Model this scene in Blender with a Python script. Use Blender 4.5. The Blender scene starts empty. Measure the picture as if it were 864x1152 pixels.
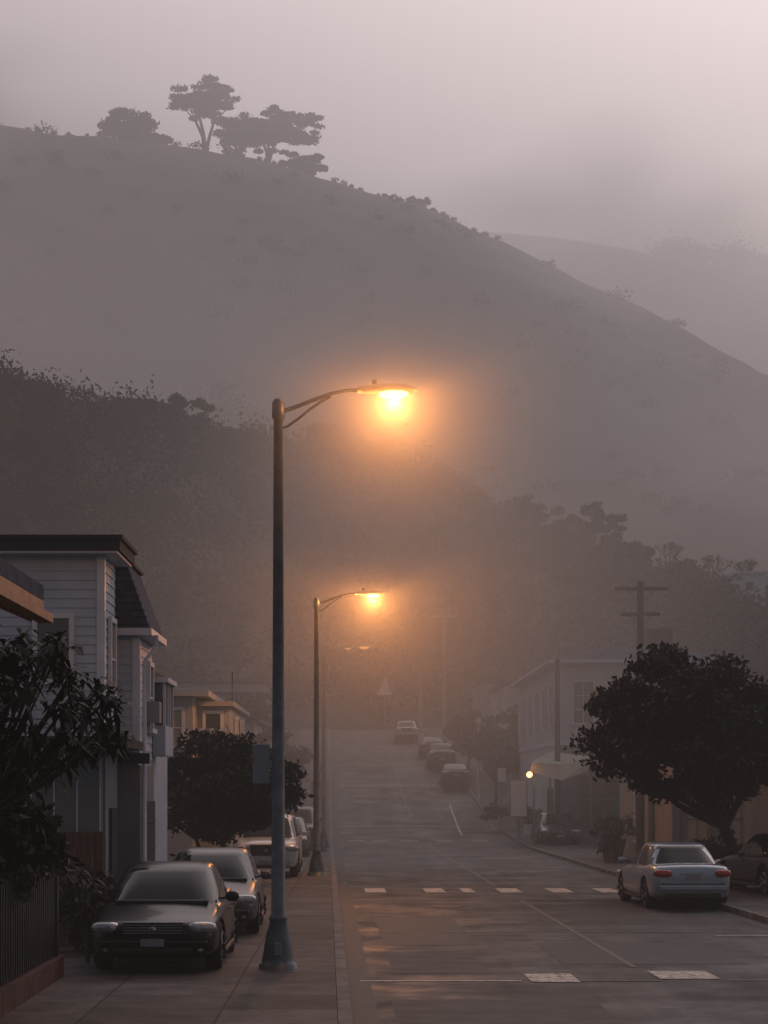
import bpy, bmesh, math, random
import numpy as np
from mathutils import Vector, Matrix, noise as mnoise
rad = math.radians
scene = bpy.context.scene
COL = scene.collection

# ------------------------------------------------------------------ materials
def newmat(name):
    m = bpy.data.materials.new(name); m.use_nodes = True
    nt = m.node_tree; nt.nodes.clear()
    out = nt.nodes.new('ShaderNodeOutputMaterial')
    return m, nt, out
def pmat(name, col, rough=.6, metal=0., var=.15, scale=3., bump=0., bscale=20., coat=0., spec=.5, island=False):
    m, nt, out = newmat(name)
    b = nt.nodes.new('ShaderNodeBsdfPrincipled')
    nt.links.new(b.outputs[0], out.inputs[0])
    tc = nt.nodes.new('ShaderNodeTexCoord')
    r = nt.nodes.new('ShaderNodeValToRGB')
    if island:
        g = nt.nodes.new('ShaderNodeNewGeometry'); nt.links.new(g.outputs['Random Per Island'], r.inputs[0])
        r.color_ramp.elements[0].position = 0; r.color_ramp.elements[1].position = 1
    else:
        n = nt.nodes.new('ShaderNodeTexNoise'); n.inputs['Scale'].default_value = scale; n.inputs['Detail'].default_value = 6
        nt.links.new(tc.outputs['Object'], n.inputs['Vector']); nt.links.new(n.outputs[0], r.inputs[0])
        r.color_ramp.elements[0].position = .3; r.color_ramp.elements[1].position = .7
    r.color_ramp.elements[0].color = tuple(c*(1-var) for c in col)+(1,)
    r.color_ramp.elements[1].color = tuple(min(1, c*(1+var)) for c in col)+(1,)
    nt.links.new(r.outputs[0], b.inputs['Base Color'])
    b.inputs['Roughness'].default_value = rough; b.inputs['Metallic'].default_value = metal
    b.inputs['Coat Weight'].default_value = coat; b.inputs['Specular IOR Level'].default_value = spec
    if bump:
        n2 = nt.nodes.new('ShaderNodeTexNoise'); n2.inputs['Scale'].default_value = bscale; n2.inputs['Detail'].default_value = 5
        bp = nt.nodes.new('ShaderNodeBump'); bp.inputs['Strength'].default_value = bump; bp.inputs['Distance'].default_value=.02
        nt.links.new(tc.outputs['Object'], n2.inputs['Vector']); nt.links.new(n2.outputs[0], bp.inputs['Height']); nt.links.new(bp.outputs[0], b.inputs['Normal'])
    return m

def asphalt_mat():
    m, nt, out = newmat('asphalt'); N = nt.nodes.new; L = nt.links.new
    b = N('ShaderNodeBsdfPrincipled'); L(b.outputs[0], out.inputs[0]); b.inputs['Specular IOR Level'].default_value=.40
    tc = N('ShaderNodeTexCoord')
    n1 = N('ShaderNodeTexNoise'); n1.inputs['Scale'].default_value=.45; n1.inputs['Detail'].default_value=9; n1.inputs['Roughness'].default_value=.7
    n2 = N('ShaderNodeTexNoise'); n2.inputs['Scale'].default_value=45; n2.inputs['Detail'].default_value=3
    mp = N('ShaderNodeMapping'); mp.inputs['Scale'].default_value=(1.8,.10,1)
    n3 = N('ShaderNodeTexNoise'); n3.inputs['Scale'].default_value=1; n3.inputs['Detail'].default_value=4
    L(tc.outputs['Object'], mp.inputs[0]); L(mp.outputs[0], n3.inputs['Vector'])
    L(tc.outputs['Object'], n1.inputs['Vector']); L(tc.outputs['Object'], n2.inputs['Vector'])
    add = N('ShaderNodeMath'); add.operation='ADD'; L(n1.outputs[0], add.inputs[0]); L(n3.outputs[0], add.inputs[1])
    rp = N('ShaderNodeValToRGB'); rp.color_ramp.elements[0].position=.41; rp.color_ramp.elements[1].position=.60
    rp.color_ramp.elements[0].color=(.014,.0135,.014,1); rp.color_ramp.elements[1].color=(.066,.060,.058,1)
    hf = N('ShaderNodeMath'); hf.operation='MULTIPLY'; hf.inputs[1].default_value=.5; L(add.outputs[0], hf.inputs[0]); L(hf.outputs[0], rp.inputs[0])
    gm = N('ShaderNodeMapRange'); gm.inputs['From Min'].default_value=.3; gm.inputs['From Max'].default_value=.7; gm.inputs['To Min'].default_value=.6; gm.inputs['To Max'].default_value=1.3
    L(n2.outputs[0], gm.inputs['Value'])
    mul = N('ShaderNodeMix'); mul.data_type='RGBA'; mul.blend_type='MULTIPLY'; mul.inputs['Factor'].default_value=1
    L(rp.outputs[0], mul.inputs['A']); L(gm.outputs[0], mul.inputs['B']); L(mul.outputs['Result'], b.inputs['Base Color'])
    rr = N('ShaderNodeMapRange'); rr.inputs['From Min'].default_value=.35; rr.inputs['From Max'].default_value=.65; rr.inputs['To Min'].default_value=.42; rr.inputs['To Max'].default_value=.85
    L(n1.outputs[0], rr.inputs['Value']); L(rr.outputs[0], b.inputs['Roughness'])
    bp = N('ShaderNodeBump'); bp.inputs['Strength'].default_value=.6; bp.inputs['Distance'].default_value=.01
    L(n2.outputs[0], bp.inputs['Height']); L(bp.outputs[0], b.inputs['Normal'])
    return m
def paving_mat(name, col, bw, bh):
    m, nt, out = newmat(name); N = nt.nodes.new; L = nt.links.new
    b = N('ShaderNodeBsdfPrincipled'); L(b.outputs[0], out.inputs[0]); b.inputs['Roughness'].default_value=.75; b.inputs['Specular IOR Level'].default_value=.3
    tc = N('ShaderNodeTexCoord')
    br = N('ShaderNodeTexBrick'); br.offset=0; br.inputs['Scale'].default_value=1; br.inputs['Brick Width'].default_value=bw; br.inputs['Row Height'].default_value=bh
    br.inputs['Mortar Size'].default_value=.018; br.inputs['Mortar Smooth'].default_value=.3
    br.inputs['Color1'].default_value=tuple(c*.6 for c in col)+(1,); br.inputs['Color2'].default_value=tuple(c*1.25 for c in col)+(1,); br.inputs['Mortar'].default_value=tuple(c*.2 for c in col)+(1,)
    L(tc.outputs['Object'], br.inputs['Vector'])
    n = N('ShaderNodeTexNoise'); n.inputs['Scale'].default_value=1.3; n.inputs['Detail'].default_value=9; n.inputs['Roughness'].default_value=.75
    L(tc.outputs['Object'], n.inputs['Vector'])
    mr = N('ShaderNodeMapRange'); mr.inputs['From Min'].default_value=.35; mr.inputs['From Max'].default_value=.65; mr.inputs['To Min'].default_value=.35; mr.inputs['To Max'].default_value=1.2
    L(n.outputs[0], mr.inputs['Value'])
    mul = N('ShaderNodeMix'); mul.data_type='RGBA'; mul.blend_type='MULTIPLY'; mul.inputs['Factor'].default_value=1
    L(br.outputs['Color'], mul.inputs['A']); L(mr.outputs[0], mul.inputs['B']); L(mul.outputs['Result'], b.inputs['Base Color'])
    bp = N('ShaderNodeBump'); bp.inputs['Strength'].default_value=.4; bp.inputs['Distance'].default_value=.01
    L(mul.outputs['Result'], bp.inputs['Height']); L(bp.outputs[0], b.inputs['Normal'])
    return m
def worn_paint(name, col, wear=.5):
    m, nt, out = newmat(name); N = nt.nodes.new; L = nt.links.new
    b = N('ShaderNodeBsdfPrincipled'); L(b.outputs[0], out.inputs[0]); b.inputs['Roughness'].default_value=.6
    tc = N('ShaderNodeTexCoord'); n = N('ShaderNodeTexNoise'); n.inputs['Scale'].default_value=7; n.inputs['Detail'].default_value=9; n.inputs['Roughness'].default_value=.75
    L(tc.outputs['Object'], n.inputs['Vector'])
    r = N('ShaderNodeValToRGB'); r.color_ramp.elements[0].position=wear-.08; r.color_ramp.elements[1].position=wear+.1
    r.color_ramp.elements[0].color=(.045,.042,.04,1); r.color_ramp.elements[1].color=tuple(col)+(1,)
    L(n.outputs[0], r.inputs[0]); L(r.outputs[0], b.inputs['Base Color'])
    return m

M = {}
M['asphalt']=asphalt_mat()
M['patch']=pmat('asphalt_patch',(.022,.021,.021),.65,var=.4,scale=2,bump=.4,bscale=50)
M['patch2']=pmat('light_asphalt_patch',(.060,.055,.053),.75,var=.4,scale=2,bump=.4,bscale=50)
M['tar']=pmat('tar_seal',(.022,.020,.019),.95,var=.3,spec=.15)
M['paving']=paving_mat('concrete_paving',(.115,.10,.096),1.5,1.5)
M['kerb']=pmat('kerb_concrete',(.12,.105,.10),.75,var=.5,scale=2.5,bump=.4,bscale=30)
M['white_mark']=worn_paint('white_road_paint',(.66,.60,.53),.45)
M['white_faint']=worn_paint('worn_white_road_paint',(.30,.28,.25),.52)
M['yellow_mark']=worn_paint('yellow_road_paint',(.20,.12,.05),.51)
M['soil']=pmat('soil',(.05,.045,.035),.95,var=.4,scale=2,bump=.6,bscale=8)
M['grass']=pmat('hill_scrub',(.040,.038,.034),.95,var=.6,scale=.05,bump=.5,bscale=.5)
M['leaf']=pmat('leaves',(.032,.037,.025),.6,var=.6,island=True)
M['leaf_dark']=pmat('dark_leaves',(.023,.025,.020),.65,var=.6,island=True,spec=.3)
M['leaf_far']=pmat('scrub_leaves',(.022,.023,.02),.95,var=.45,island=True,spec=.08)
M['bark']=pmat('bark',(.04,.033,.028),.9,var=.4,scale=8,bump=.8,bscale=15)
M['siding']=pmat('white_siding',(.37,.45,.55),.6,var=.12,scale=1.2,bump=.1)
M['siding2']=pmat('cream_siding',(.32,.34,.35),.6,var=.12,scale=1.2)
M['trim']=pmat('white_trim',(.54,.60,.68),.5,var=.08,scale=2)
M['dark_trim']=pmat('dark_trim',(.016,.024,.038),.8,var=.2,scale=2,spec=.2)
M['shingle']=pmat('roof_shingle',(.038,.054,.085),.9,var=.35,scale=6,bump=.6,bscale=10,spec=.2)
M['stucco']=pmat('beige_stucco',(.33,.23,.16),.8,var=.15,scale=1,bump=.3,bscale=40)
M['white_wall']=pmat('white_stucco',(.46,.48,.50),.7,var=.12,scale=.8)
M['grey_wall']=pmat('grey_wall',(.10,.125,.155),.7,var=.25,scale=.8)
M['wood']=pmat('red_wood',(.07,.034,.025),.7,var=.3,scale=4)
M['soffit']=pmat('wood_soffit',(.38,.19,.10),.6,var=.25,scale=5)
M['glass']=pmat('window_glass',(.03,.035,.04),.06,var=.1,spec=.8)
M['blind']=pmat('window_blind',(.3,.24,.17),.5,var=.12,scale=1,coat=.6)
M['black']=pmat('black_metal',(.009,.009,.010),.5,var=.2,scale=6)
M['brick']=paving_mat('brick',(.14,.055,.04),.22,.08)
M['pole']=pmat('galvanised_pole',(.095,.115,.14),.5,metal=.35,var=.3,scale=5,bump=.1,bscale=25)
M['head']=pmat('lamp_head_metal',(.3,.28,.25),.45,metal=.4,var=.1)
M['polewood']=pmat('pole_wood',(.045,.038,.034),.9,var=.3,scale=6,bump=.5)
M['polegrey']=pmat('weathered_pole_wood',(.25,.235,.22),.9,var=.2,scale=6,bump=.5)
M['wire']=pmat('wire',(.02,.02,.02),.6)
M['sign']=pmat('white_sign',(.75,.75,.74),.4,var=.04)
M['signgrey']=pmat('sign_back',(.2,.22,.25),.5,metal=.3,var=.1)
M['terracotta']=pmat('terracotta',(.10,.06,.045),.8)
M['canvas']=pmat('awning_canvas',(.40,.40,.33),.8,var=.15)
M['tyre']=pmat('tyre',(.012,.012,.012),.8)
M['rim']=pmat('alloy_rim',(.25,.25,.26),.35,metal=.7)
M['plastic']=pmat('black_plastic',(.012,.012,.013),.5)
M['chrome']=pmat('chrome',(.4,.4,.4),.25,metal=.9,var=.03)
M['headlight']=pmat('headlight_glass',(.35,.36,.38),.12,metal=.3,var=.25,scale=14,coat=1)
M['tail']=pmat('tail_light',(.40,.02,.015),.2,coat=.5,var=.2,scale=10)
M['plate']=pmat('number_plate',(.25,.25,.27),.4,var=.1,scale=12)
M['carglass']=pmat('car_glass',(.007,.009,.012),.08,spec=.40,var=.05)
M['p_black']=pmat('black_car_paint',(.005,.005,.007),.28,coat=.2,spec=.28,var=.15)
M['p_grey']=pmat('dark_grey_car_paint',(.03,.03,.035),.35,metal=.2,coat=.5,var=.1)
M['p_tan']=pmat('grey_car_paint',(.05,.05,.058),.35,metal=.3,coat=.4,var=.1)
M['p_silver']=pmat('silver_car_paint',(.30,.35,.41),.3,metal=.4,coat=1,var=.05)
M['p_white']=pmat('white_car_paint',(.48,.51,.54),.3,coat=1,var=.04)
def lens_mat(name, col, s):
    m, nt, out = newmat(name); e = nt.nodes.new('ShaderNodeEmission'); e.inputs[0].default_value=tuple(col)+(1,); e.inputs[1].default_value=s
    nt.links.new(e.outputs[0], out.inputs[0]); return m
M['lens1']=lens_mat('lit_lamp_lens',(1,.52,.12),9)
M['lens_dim']=lens_mat('dim_lamp_lens',(1,.45,.15),1.0)
M['bulb']=lens_mat('wall_bulb',(1,.50,.18),6)

# ------------------------------------------------------------------ mesh helpers
def link(ob, parent=None):
    COL.objects.link(ob)
    if parent is not None: ob.parent = parent
    return ob
def empty(name, loc=(0,0,0), rz=0):
    e = bpy.data.objects.new(name, None); e.empty_display_size=.3; e.location=loc; e.rotation_euler=(0,0,rz); COL.objects.link(e); return e
def mesh(name, v, f, mats, parent=None, smooth=False, loc=(0,0,0), mi=None):
    me = bpy.data.meshes.new(name); me.from_pydata([tuple(p) for p in v], [], [tuple(q) for q in f]); 
    if not isinstance(mats,(list,tuple)): mats=[mats]
    for mm in mats: me.materials.append(mm)
    if smooth: me.polygons.foreach_set('use_smooth',[True]*len(me.polygons))
    if mi is not None: me.polygons.foreach_set('material_index', mi)
    me.update()
    ob = bpy.data.objects.new(name, me); ob.location = loc
    return link(ob, parent)
BF=[(0,3,2,1),(4,5,6,7),(0,1,5,4),(1,2,6,5),(2,3,7,6),(3,0,4,7)]
def box(name, x0,x1,y0,y1,z0,z1, mat, g=None, bev=0):
    """world-space box, parent g has no rotation"""
    o = g.location if g is not None else Vector((0,0,0))
    c = Vector(((x0+x1)/2,(y0+y1)/2,(z0+z1)/2)); hx,hy,hz=abs(x1-x0)/2,abs(y1-y0)/2,abs(z1-z0)/2
    v=[(-hx,-hy,-hz),(hx,-hy,-hz),(hx,hy,-hz),(-hx,hy,-hz),(-hx,-hy,hz),(hx,-hy,hz),(hx,hy,hz),(-hx,hy,hz)]
    ob = mesh(name, v, BF, mat, g, loc=c-o)
    if bev:
        b=ob.modifiers.new('b','BEVEL'); b.width=bev; b.segments=2
    return ob
def tube_geo(pts, rs, n=10, cap=True):
    V=[];F=[]; pts=[Vector(p) for p in pts]
    for i,p in enumerate(pts):
        t = (pts[min(i+1,len(pts)-1)]-pts[max(i-1,0)]).normalized()
        a = Vector((0,0,1)) if abs(t.z)<.9 else Vector((1,0,0))
        u = t.cross(a).normalized(); w = t.cross(u).normalized()
        for k in range(n):
            an = 2*math.pi*k/n; V.append(p+rs[i]*(math.cos(an)*u+math.sin(an)*w))
    for i in range(len(pts)-1):
        for k in range(n):
            F.append((i*n+k, i*n+(k+1)%n, (i+1)*n+(k+1)%n, (i+1)*n+k))
    if cap:
        F.append(tuple(range(n))); F.append(tuple((len(pts)-1)*n+k for k in reversed(range(n))))
    return V,F
def tube(name, pts, rs, mat, parent=None, n=10, smooth=True):
    if not isinstance(rs,(list,tuple)): rs=[rs]*len(pts)
    V,F=tube_geo(pts,rs,n); return mesh(name,V,F,mat,parent,smooth)
def merge(geos):
    V=[];F=[]
    for v,f in geos:
        o=len(V); V+=list(v); F+=[tuple(i+o for i in q) for q in f]
    return V,F
def quads_mesh(name, P, mat, parent=None, loc=(0,0,0)):
    n=len(P); me=bpy.data.meshes.new(name)
    me.vertices.add(n*4); me.vertices.foreach_set('co', P.reshape(-1).astype(np.float32))
    me.loops.add(n*4); me.loops.foreach_set('vertex_index', np.arange(n*4,dtype=np.int32))
    me.polygons.add(n); me.polygons.foreach_set('loop_start', np.arange(0,n*4,4,dtype=np.int32))
    try: me.polygons.foreach_set('loop_total', np.full(n,4,dtype=np.int32))
    except Exception: pass
    me.materials.append(mat); me.update(calc_edges=True); me.validate()
    ob=bpy.data.objects.new(name,me); ob.location=loc; return link(ob,parent)
def leaves(C, R, per, size, rng, flat=.8, elong=1.7):
    n=len(C); idx=np.repeat(np.arange(n),per); m=len(idx)
    d=rng.normal(size=(m,3)); d/=np.linalg.norm(d,axis=1)[:,None]
    r=R[idx]*rng.random(m)**.45*(1+.18*rng.normal(size=m))
    p=C[idx]+d*r[:,None]*np.array([1,1,flat])
    a=rng.normal(size=(m,3)); a/=np.linalg.norm(a,axis=1)[:,None]
    b=np.cross(a,rng.normal(size=(m,3))); b/=np.linalg.norm(b,axis=1)[:,None]
    s=(size*(.6+.8*rng.random(m)))[:,None]
    return np.stack([p-a*s*elong*.5,p+b*s*.4,p+a*s*elong*.5,p-b*s*.4],axis=1)

# ------------------------------------------------------------------ terrain profile
_ty=np.arange(-100,400,.5)
_tz=np.interp(_ty,[-100,84,98,112,126,148,180,400],[0,0,.45,1.6,3.3,5.7,8.0,8.2])
_k=np.exp(-np.linspace(-2,2,33)**2); _k/=_k.sum()
_tz=np.convolve(np.pad(_tz,16,mode='edge'),_k,mode='valid')
def P(y): return float(np.interp(y,_ty,_tz))
def XL(y): return .28-.0133*y
def XR(y): return 8.6-.0133*y

def strip(name, fx0, fx1, y0, y1, dz, mat, nx=1, step=1., thick=0, parent=None):
    ys=np.arange(y0,y1+1e-6,step); V=[];F=[]
    for y in ys:
        for i in range(nx+1):
            t=i/nx; V.append((fx0(y)*(1-t)+fx1(y)*t, y, P(y)+dz))
    for j in range(len(ys)-1):
        for i in range(nx):
            a=j*(nx+1)+i; F.append((a,a+1,a+nx+2,a+nx+1))
    if thick:
        o=len(V); n=len(ys)
        for y in ys:
            for x in (fx0(y),fx1(y)): V.append((x,y,P(y)+dz-thick))
        for j in range(n-1):
            a=j*(nx+1); b=o+j*2
            F.append((a,a+nx+1,b+2,b)); F.append((a+nx,b+1,b+3,a+2*nx+1))
        F.append((0,o,o+1,nx)); a=(n-1)*(nx+1); F.append((a,a+nx,o+2*n-1,o+2*n-2))
    return mesh(name,V,F,mat,parent)

def grid(name, xs, ys, fz, mat, smooth=True):
    V=[(x,y,fz(x,y)) for y in ys for x in xs]; nx=len(xs)
    F=[(j*nx+i,j*nx+i+1,(j+1)*nx+i+1,(j+1)*nx+i) for j in range(len(ys)-1) for i in range(nx-1)]
    return mesh(name,V,F,mat,None,smooth)
gx=[-3000,-600,-200,-60,-30,-15,-8,0,8,15,30,60,200,600,3000]
gy=[-3000,-300,-100]+list(np.arange(-60,200,2))+[230,300,500,1000,4000]
grid('ground',gx,gy,lambda x,y:P(y)-.08,M['soil'])
strip('road',XL,XR,-30,186,0,M['asphalt'],nx=6)
strip('pavement',lambda y:-4.6,lambda y:XL(y)-.16,-30,186,.12,M['paving'],nx=2,thick=.2)
strip('kerb',lambda y:XL(y)-.155,lambda y:XL(y),-30,186,.125,M['kerb'],thick=.22)
strip('pavement',lambda y:XR(y)+.16,lambda y:XR(y)+3.6,-30,186,.12,M['paving'],nx=2,thick=.2)
strip('kerb',lambda y:XR(y),lambda y:XR(y)+.155,-30,186,.125,M['kerb'],thick=.22)
strip('gutter',lambda y:XL(y)+.003,lambda y:XL(y)+.32,-30,186,.004,M['patch'])
strip('gutter',lambda y:XR(y)-.32,lambda y:XR(y)-.003,-30,186,.004,M['patch'])
def mark(name,x0,x1,y0,y1,mat,dz=.005,skew=0):
    strip(name,lambda y:x0-.0133*(y-27)+skew*(y-y0),lambda y:x1-.0133*(y-27)+skew*(y-y0),y0,y1,dz,mat,step=(y1-y0)/max(1,math.ceil(y1-y0)))
mark('asphalt_patch',.45,3.0,21.5,24.6,M['patch2'],.004)
mark('asphalt_patch',3.2,6.0,29.5,33.5,M['patch'],.004)
mark('asphalt_patch',.6,2.2,33,40,M['patch'],.004)
mark('asphalt_patch',4.6,6.4,39,44,M['patch'],.004)
mark('asphalt_patch',1.0,2.6,62,70,M['patch'],.004)
mark('asphalt_patch',.6,2.0,28.0,31.6,M['patch2'],.004)
mark('asphalt_patch',5.6,8.0,23,26,M['patch'],.004)
mark('crosswalk_marking',.1,2.32,26.85,26.97,M['white_mark'],.009)
mark('crosswalk_marking',3.15,4.25,26.9,27.0,M['white_faint'],.009)
mark('crosswalk_marking',5.2,8.2,26.95,27.05,M['white_faint'],.009)
mark('crosswalk_marking',2.45,3.12,26.75,27.95,M['white_mark'],.009)
mark('crosswalk_marking',4.28,5.12,27.2,28.35,M['white_mark'],.009)
mark('crosswalk_marking',.2,8.1,36.0,36.1,M['white_faint'],.009)
for a,b in ((.62,1.15),(2.15,2.65),(3.1,3.4),(4.05,4.6),(5.35,5.9),(6.6,7.1)):
    mark('crosswalk_marking',a,b,49.4,51.4,M['white_mark'],.009)
mark('crosswalk_marking',.4,8.0,46.2,46.32,M['white_faint'],.009)
mark('centre_line',4.15,4.25,29,46,M['yellow_mark'],.007)
mark('centre_line',4.15,4.25,53,88,M['yellow_mark'],.007)
mark('centre_line',4.15,4.25,105,140,M['yellow_mark'],.007)
for a in (.6,1.7,3.0,4.6,6.3):
    mark('crosswalk_marking',a,a+.8,89,90.6,M['white_faint'],.009)
mark('crosswalk_marking',.4,6.4,100,100.5,M['white_faint'],.009)
mark('crosswalk_marking',.4,8,121,121.8,M['white_faint'],.009)
for y in (58,64,70,76): mark('parking_bay_line',6.1,8.3,y,y+.1,M['white_faint'],.009)
mark('parking_bay_line',6.1,6.2,94,112,M['white_mark'],.009,skew=.03)
for y in (31,35): mark('parking_bay_line',6.6,8.2,y,y+.12,M['white_mark'],.009)
for (x,y) in ((2.1,43.5),(5.0,72)):
    V,F=tube_geo([(x,y,P(y)+.002),(x,y,P(y)+.012)],[.34,.34],28); mesh('manhole_cover',V,F,M['black'])
rk=random.Random(21); geo=[]
def crack(x,y,dx,dy,n,w):
    V=[];F=[]
    for i in range(n+1):
        nx_,ny_=-dy,dx; l=math.hypot(nx_,ny_)
        ww=w*rk.uniform(.5,1.3)
        V.append((x+nx_/l*ww,y+ny_/l*ww,P(y)+.0065)); V.append((x-nx_/l*ww,y-ny_/l*ww,P(y)+.0065))
        x+=dx+rk.uniform(-.05,.05)*(1 if abs(dy)>abs(dx) else .3); y+=dy+rk.uniform(-.1,.1)
        if x<XL(y)+.4 or x>XR(y)-.4: n=i; break
    for j in range(n): F.append((2*j,2*j+1,2*j+3,2*j+2))
    geo.append((V,F))
for (x,y,dx,dy,n,w) in ((2.2,38,.4,.02,13,.02),(1.0,44,.4,-.03,15,.02),(.8,55,.4,.05,15,.03),(1.2,66,.5,.02,11,.04)):
    crack(x,y,dx,dy,n,w)
V,F=merge(geo); mesh('sealed_cracks',V,F,M['tar'])

# ------------------------------------------------------------------ hills
def nz(x,y,s,seed=0): return mnoise.fractal(Vector((x*s,y*s,seed)),1.0,2.0,5)
R1x=[-300,-150,-47,-31.6,-16,-5.6,4,14.5,19.3,26.4,33.5,40.5,47.6,55,90,200]
R1z=[75,68,56,53,48,46,44,39,36.5,33.5,32,29.5,27.5,24,14,9]
def sm(t): t=max(0,min(1,t)); return t*t*(3-2*t)
def h1(x,y):
    r=float(np.interp(x,R1x,R1z))
    if y<260: t=(y-182)/78; z=8+(r-8)*(0.55*max(0,t)+.45*sm(t))
    else: z=r-(y-260)*.35
    return z+1.6*nz(x,y,.04,3)*sm((y-186)/15)-(.5 if y<184 else 0)
grid('hillside',list(np.arange(-300,301,5)),list(np.arange(182,341,4)),h1,M['grass'])
R2x=[-500,-250,-108,-77,-59,-43,-26,-7.4,20,33.5,55,82.6,110,127,200,400]
R2z=[235,220,205.7,202,200,197,194.8,188.5,181.7,175.7,165,152.5,137.6,126.7,90,40]
def h2(x,y):
    r=float(np.interp(x,R2x,R2z))
    if y<600: t=(y-300)/300; z=12+(r-12)*(0.6*max(0,t)+.4*sm(t))
    else: z=r-(y-600)*.4
    return z+6*nz(x,y,.012,8)*sm((600-y)/60)*sm((y-300)/40)+1.3*nz(x,y,.05,2)
grid('hill',list(np.arange(-500,501,5)),list(np.arange(300,800,8)),h2,M['grass'])
def h3(x,y):
    r=float(np.interp(x,[-700,0,74,110,156,212,400,900],[300,290,284,281,272,262,230,180]))
    t=(y-700)/300; z=20+(r-20)*(sm(t)) if y<1000 else r-(y-1000)*.3
    return z+3*nz(x,y,.012,5)
grid('distant_hill',list(np.arange(-900,901,20)),list(np.arange(700,1200,15)),h3,M['grass'])

def scrub(name,n,xr,yr,fz,rr,per,size,mat,seed,yb=1.0,flat=.75):
    r=np.random.default_rng(seed); C=[];R=[]
    for i in range(n):
        x=r.uniform(*xr); y=yr[0]+(yr[1]-yr[0])*r.random()**yb; k=r.uniform(*rr)*(1+.6*max(0,nz(x,y,.05,9)))
        C.append((x,y,fz(x,y)+k*.35)); R.append(k)
    return quads_mesh(name,leaves(np.array(C),np.array(R),per,size,r,flat),mat)
scrub('hillside_trees',1250,(-76,72),(186,266),h1,(1.4,3.8),170,.42,M['leaf_far'],1,flat=.95)
scrub('ridge_trees',150,(-80,75),(256,264),h1,(.8,2.6),200,.38,M['leaf_far'],2,flat=.95)
scrub('hill_scrub',220,(-150,160),(330,590),h2,(1.5,4),110,.6,M['leaf_far'],3,flat=.4)
scrub('hilltop_scrub',45,(-110,45),(594,602),h2,(.5,1.2),90,.4,M['leaf_far'],6,flat=.7)
scrub('distant_ridge_trees',75,(150,270),(985,1000),h3,(4.0,8.5),260,1.3,M['leaf_far'],4,flat=1.1)

# ------------------------------------------------------------------ trees
def tree(name, base, trunk_h, cc, cr, nclump, clump_r, per, size, seed, tr=.16, leafmat=None, stems=1, flat=.7, lean=(0,0), layered=False, elong=1.7):
    r=np.random.default_rng(seed); g=empty(name,base); geos=[]
    cc=np.array(cc,float); cr=np.array(cr,float); C=[];R=[]
    for i in range(nclump):
        d=r.normal(size=3); d/=np.linalg.norm(d); k=r.random()**.42
        c=cc+d*cr*k
        if layered: c[2]=cc[2]+round((c[2]-cc[2])/(cr[2]*.5))*cr[2]*.5
        C.append(c); R.append(clump_r*(.6+.7*r.random()))
    C=np.array(C);R=np.array(R)
    forks=[]
    for s in range(stems):
        a=2*math.pi*s/stems+r.random(); off=.0 if stems==1 else trunk_h*.35
        top=np.array([lean[0]+math.cos(a)*off, lean[1]+math.sin(a)*off, trunk_h])
        mid=top*np.array([.35,.35,.5])+r.normal(size=3)*.05*trunk_h*np.array([1,1,0])
        rs=[tr*1.35,tr*1.0,tr*.85,tr*.62]
        if stems>1: rs=[q*.75 for q in rs]
        geos.append(tube_geo([(0,0,-.1),tuple(mid*.45),tuple(mid),tuple(top)],rs,9)); forks.append(top)
    for i,c in enumerate(C[:min(nclump,34)]):
        f=forks[int(np.argmin([np.linalg.norm((q-c)[:2]) for q in forks]))]
        m=f*.5+c*.5+r.normal(size=3)*np.linalg.norm(c-f)*.08; m[2]-=.05*np.linalg.norm(c-f)
        geos.append(tube_geo([tuple(f*.97),tuple(m),tuple(c)],[tr*.4,tr*.22,tr*.06],6))
    V,F=merge(geos); mesh('trunk_and_limbs',V,F,M['bark'],g,True)
    quads_mesh('foliage',leaves(C,R,per,size,r,flat,elong),leafmat or M['leaf'],g)
    return g
tree('street_tree',(9.85,50,.1),1.55,(-1.05,.3,4.1),(2.7,2.3,1.95),120,.58,360,.115,11,tr=.2,lean=(-.35,0),leafmat=M['leaf_dark'])
tree('street_tree',(-3.75,52,.1),1.2,(.2,0,2.6),(1.95,1.6,1.3),75,.45,320,.11,12,tr=.11,stems=2,leafmat=M['leaf_dark'])
tree('street_tree',(8.2,112,P(112)),1.2,(0,0,3.0),(1.7,1.5,1.3),40,.55,160,.2,13,tr=.12)
tree('street_tree',(7.6,128,P(128)),1.2,(0,0,2.6),(1.8,1.5,1.2),40,.55,140,.22,14,tr=.12)
tree('street_tree',(10.0,122,P(122)),1.2,(0,0,2.8),(2.0,1.5,1.6),40,.6,140,.22,15,tr=.12)
tree('street_tree',(-5.5,84,0),1.6,(0,0,3.6),(2.0,1.6,1.6),45,.6,150,.22,16,tr=.14)
tree('street_tree',(-4.2,105,P(105)),1.6,(0,0,3.2),(1.6,1.6,1.4),40,.6,140,.22,17,tr=.14)
tree('street_tree',(-6.6,132,P(132)),1.6,(0,0,3.2),(2.4,1.6,1.7),40,.7,140,.25,18,tr=.14)
tree('street_tree',(14.5,84,0),2.2,(0,0,4.6),(2.2,2,1.6),45,.6,150,.2,19,tr=.14)
def crest(x,y): return h2(x,y)
tree('cypress_tree',(-45,596,crest(-45,596)-1),11,(0,0,16.5),(10.5,7,5.2),90,1.9,120,.65,21,tr=.8,flat=.3,layered=True,stems=3,leafmat=M['leaf_far'])
tree('cypress_tree',(-26,598,crest(-26,598)-1),8,(3,0,11.0),(14,7,6.4),125,2.0,120,.65,22,tr=.8,flat=.3,layered=True,stems=3,leafmat=M['leaf_far'])
tree('cypress_tree',(-35,600,crest(-35,600)-1),6,(0,0,8.5),(7.5,6,6),75,2.0,120,.65,23,tr=.8,flat=.35,layered=True,stems=2,leafmat=M['leaf_far'])
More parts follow.
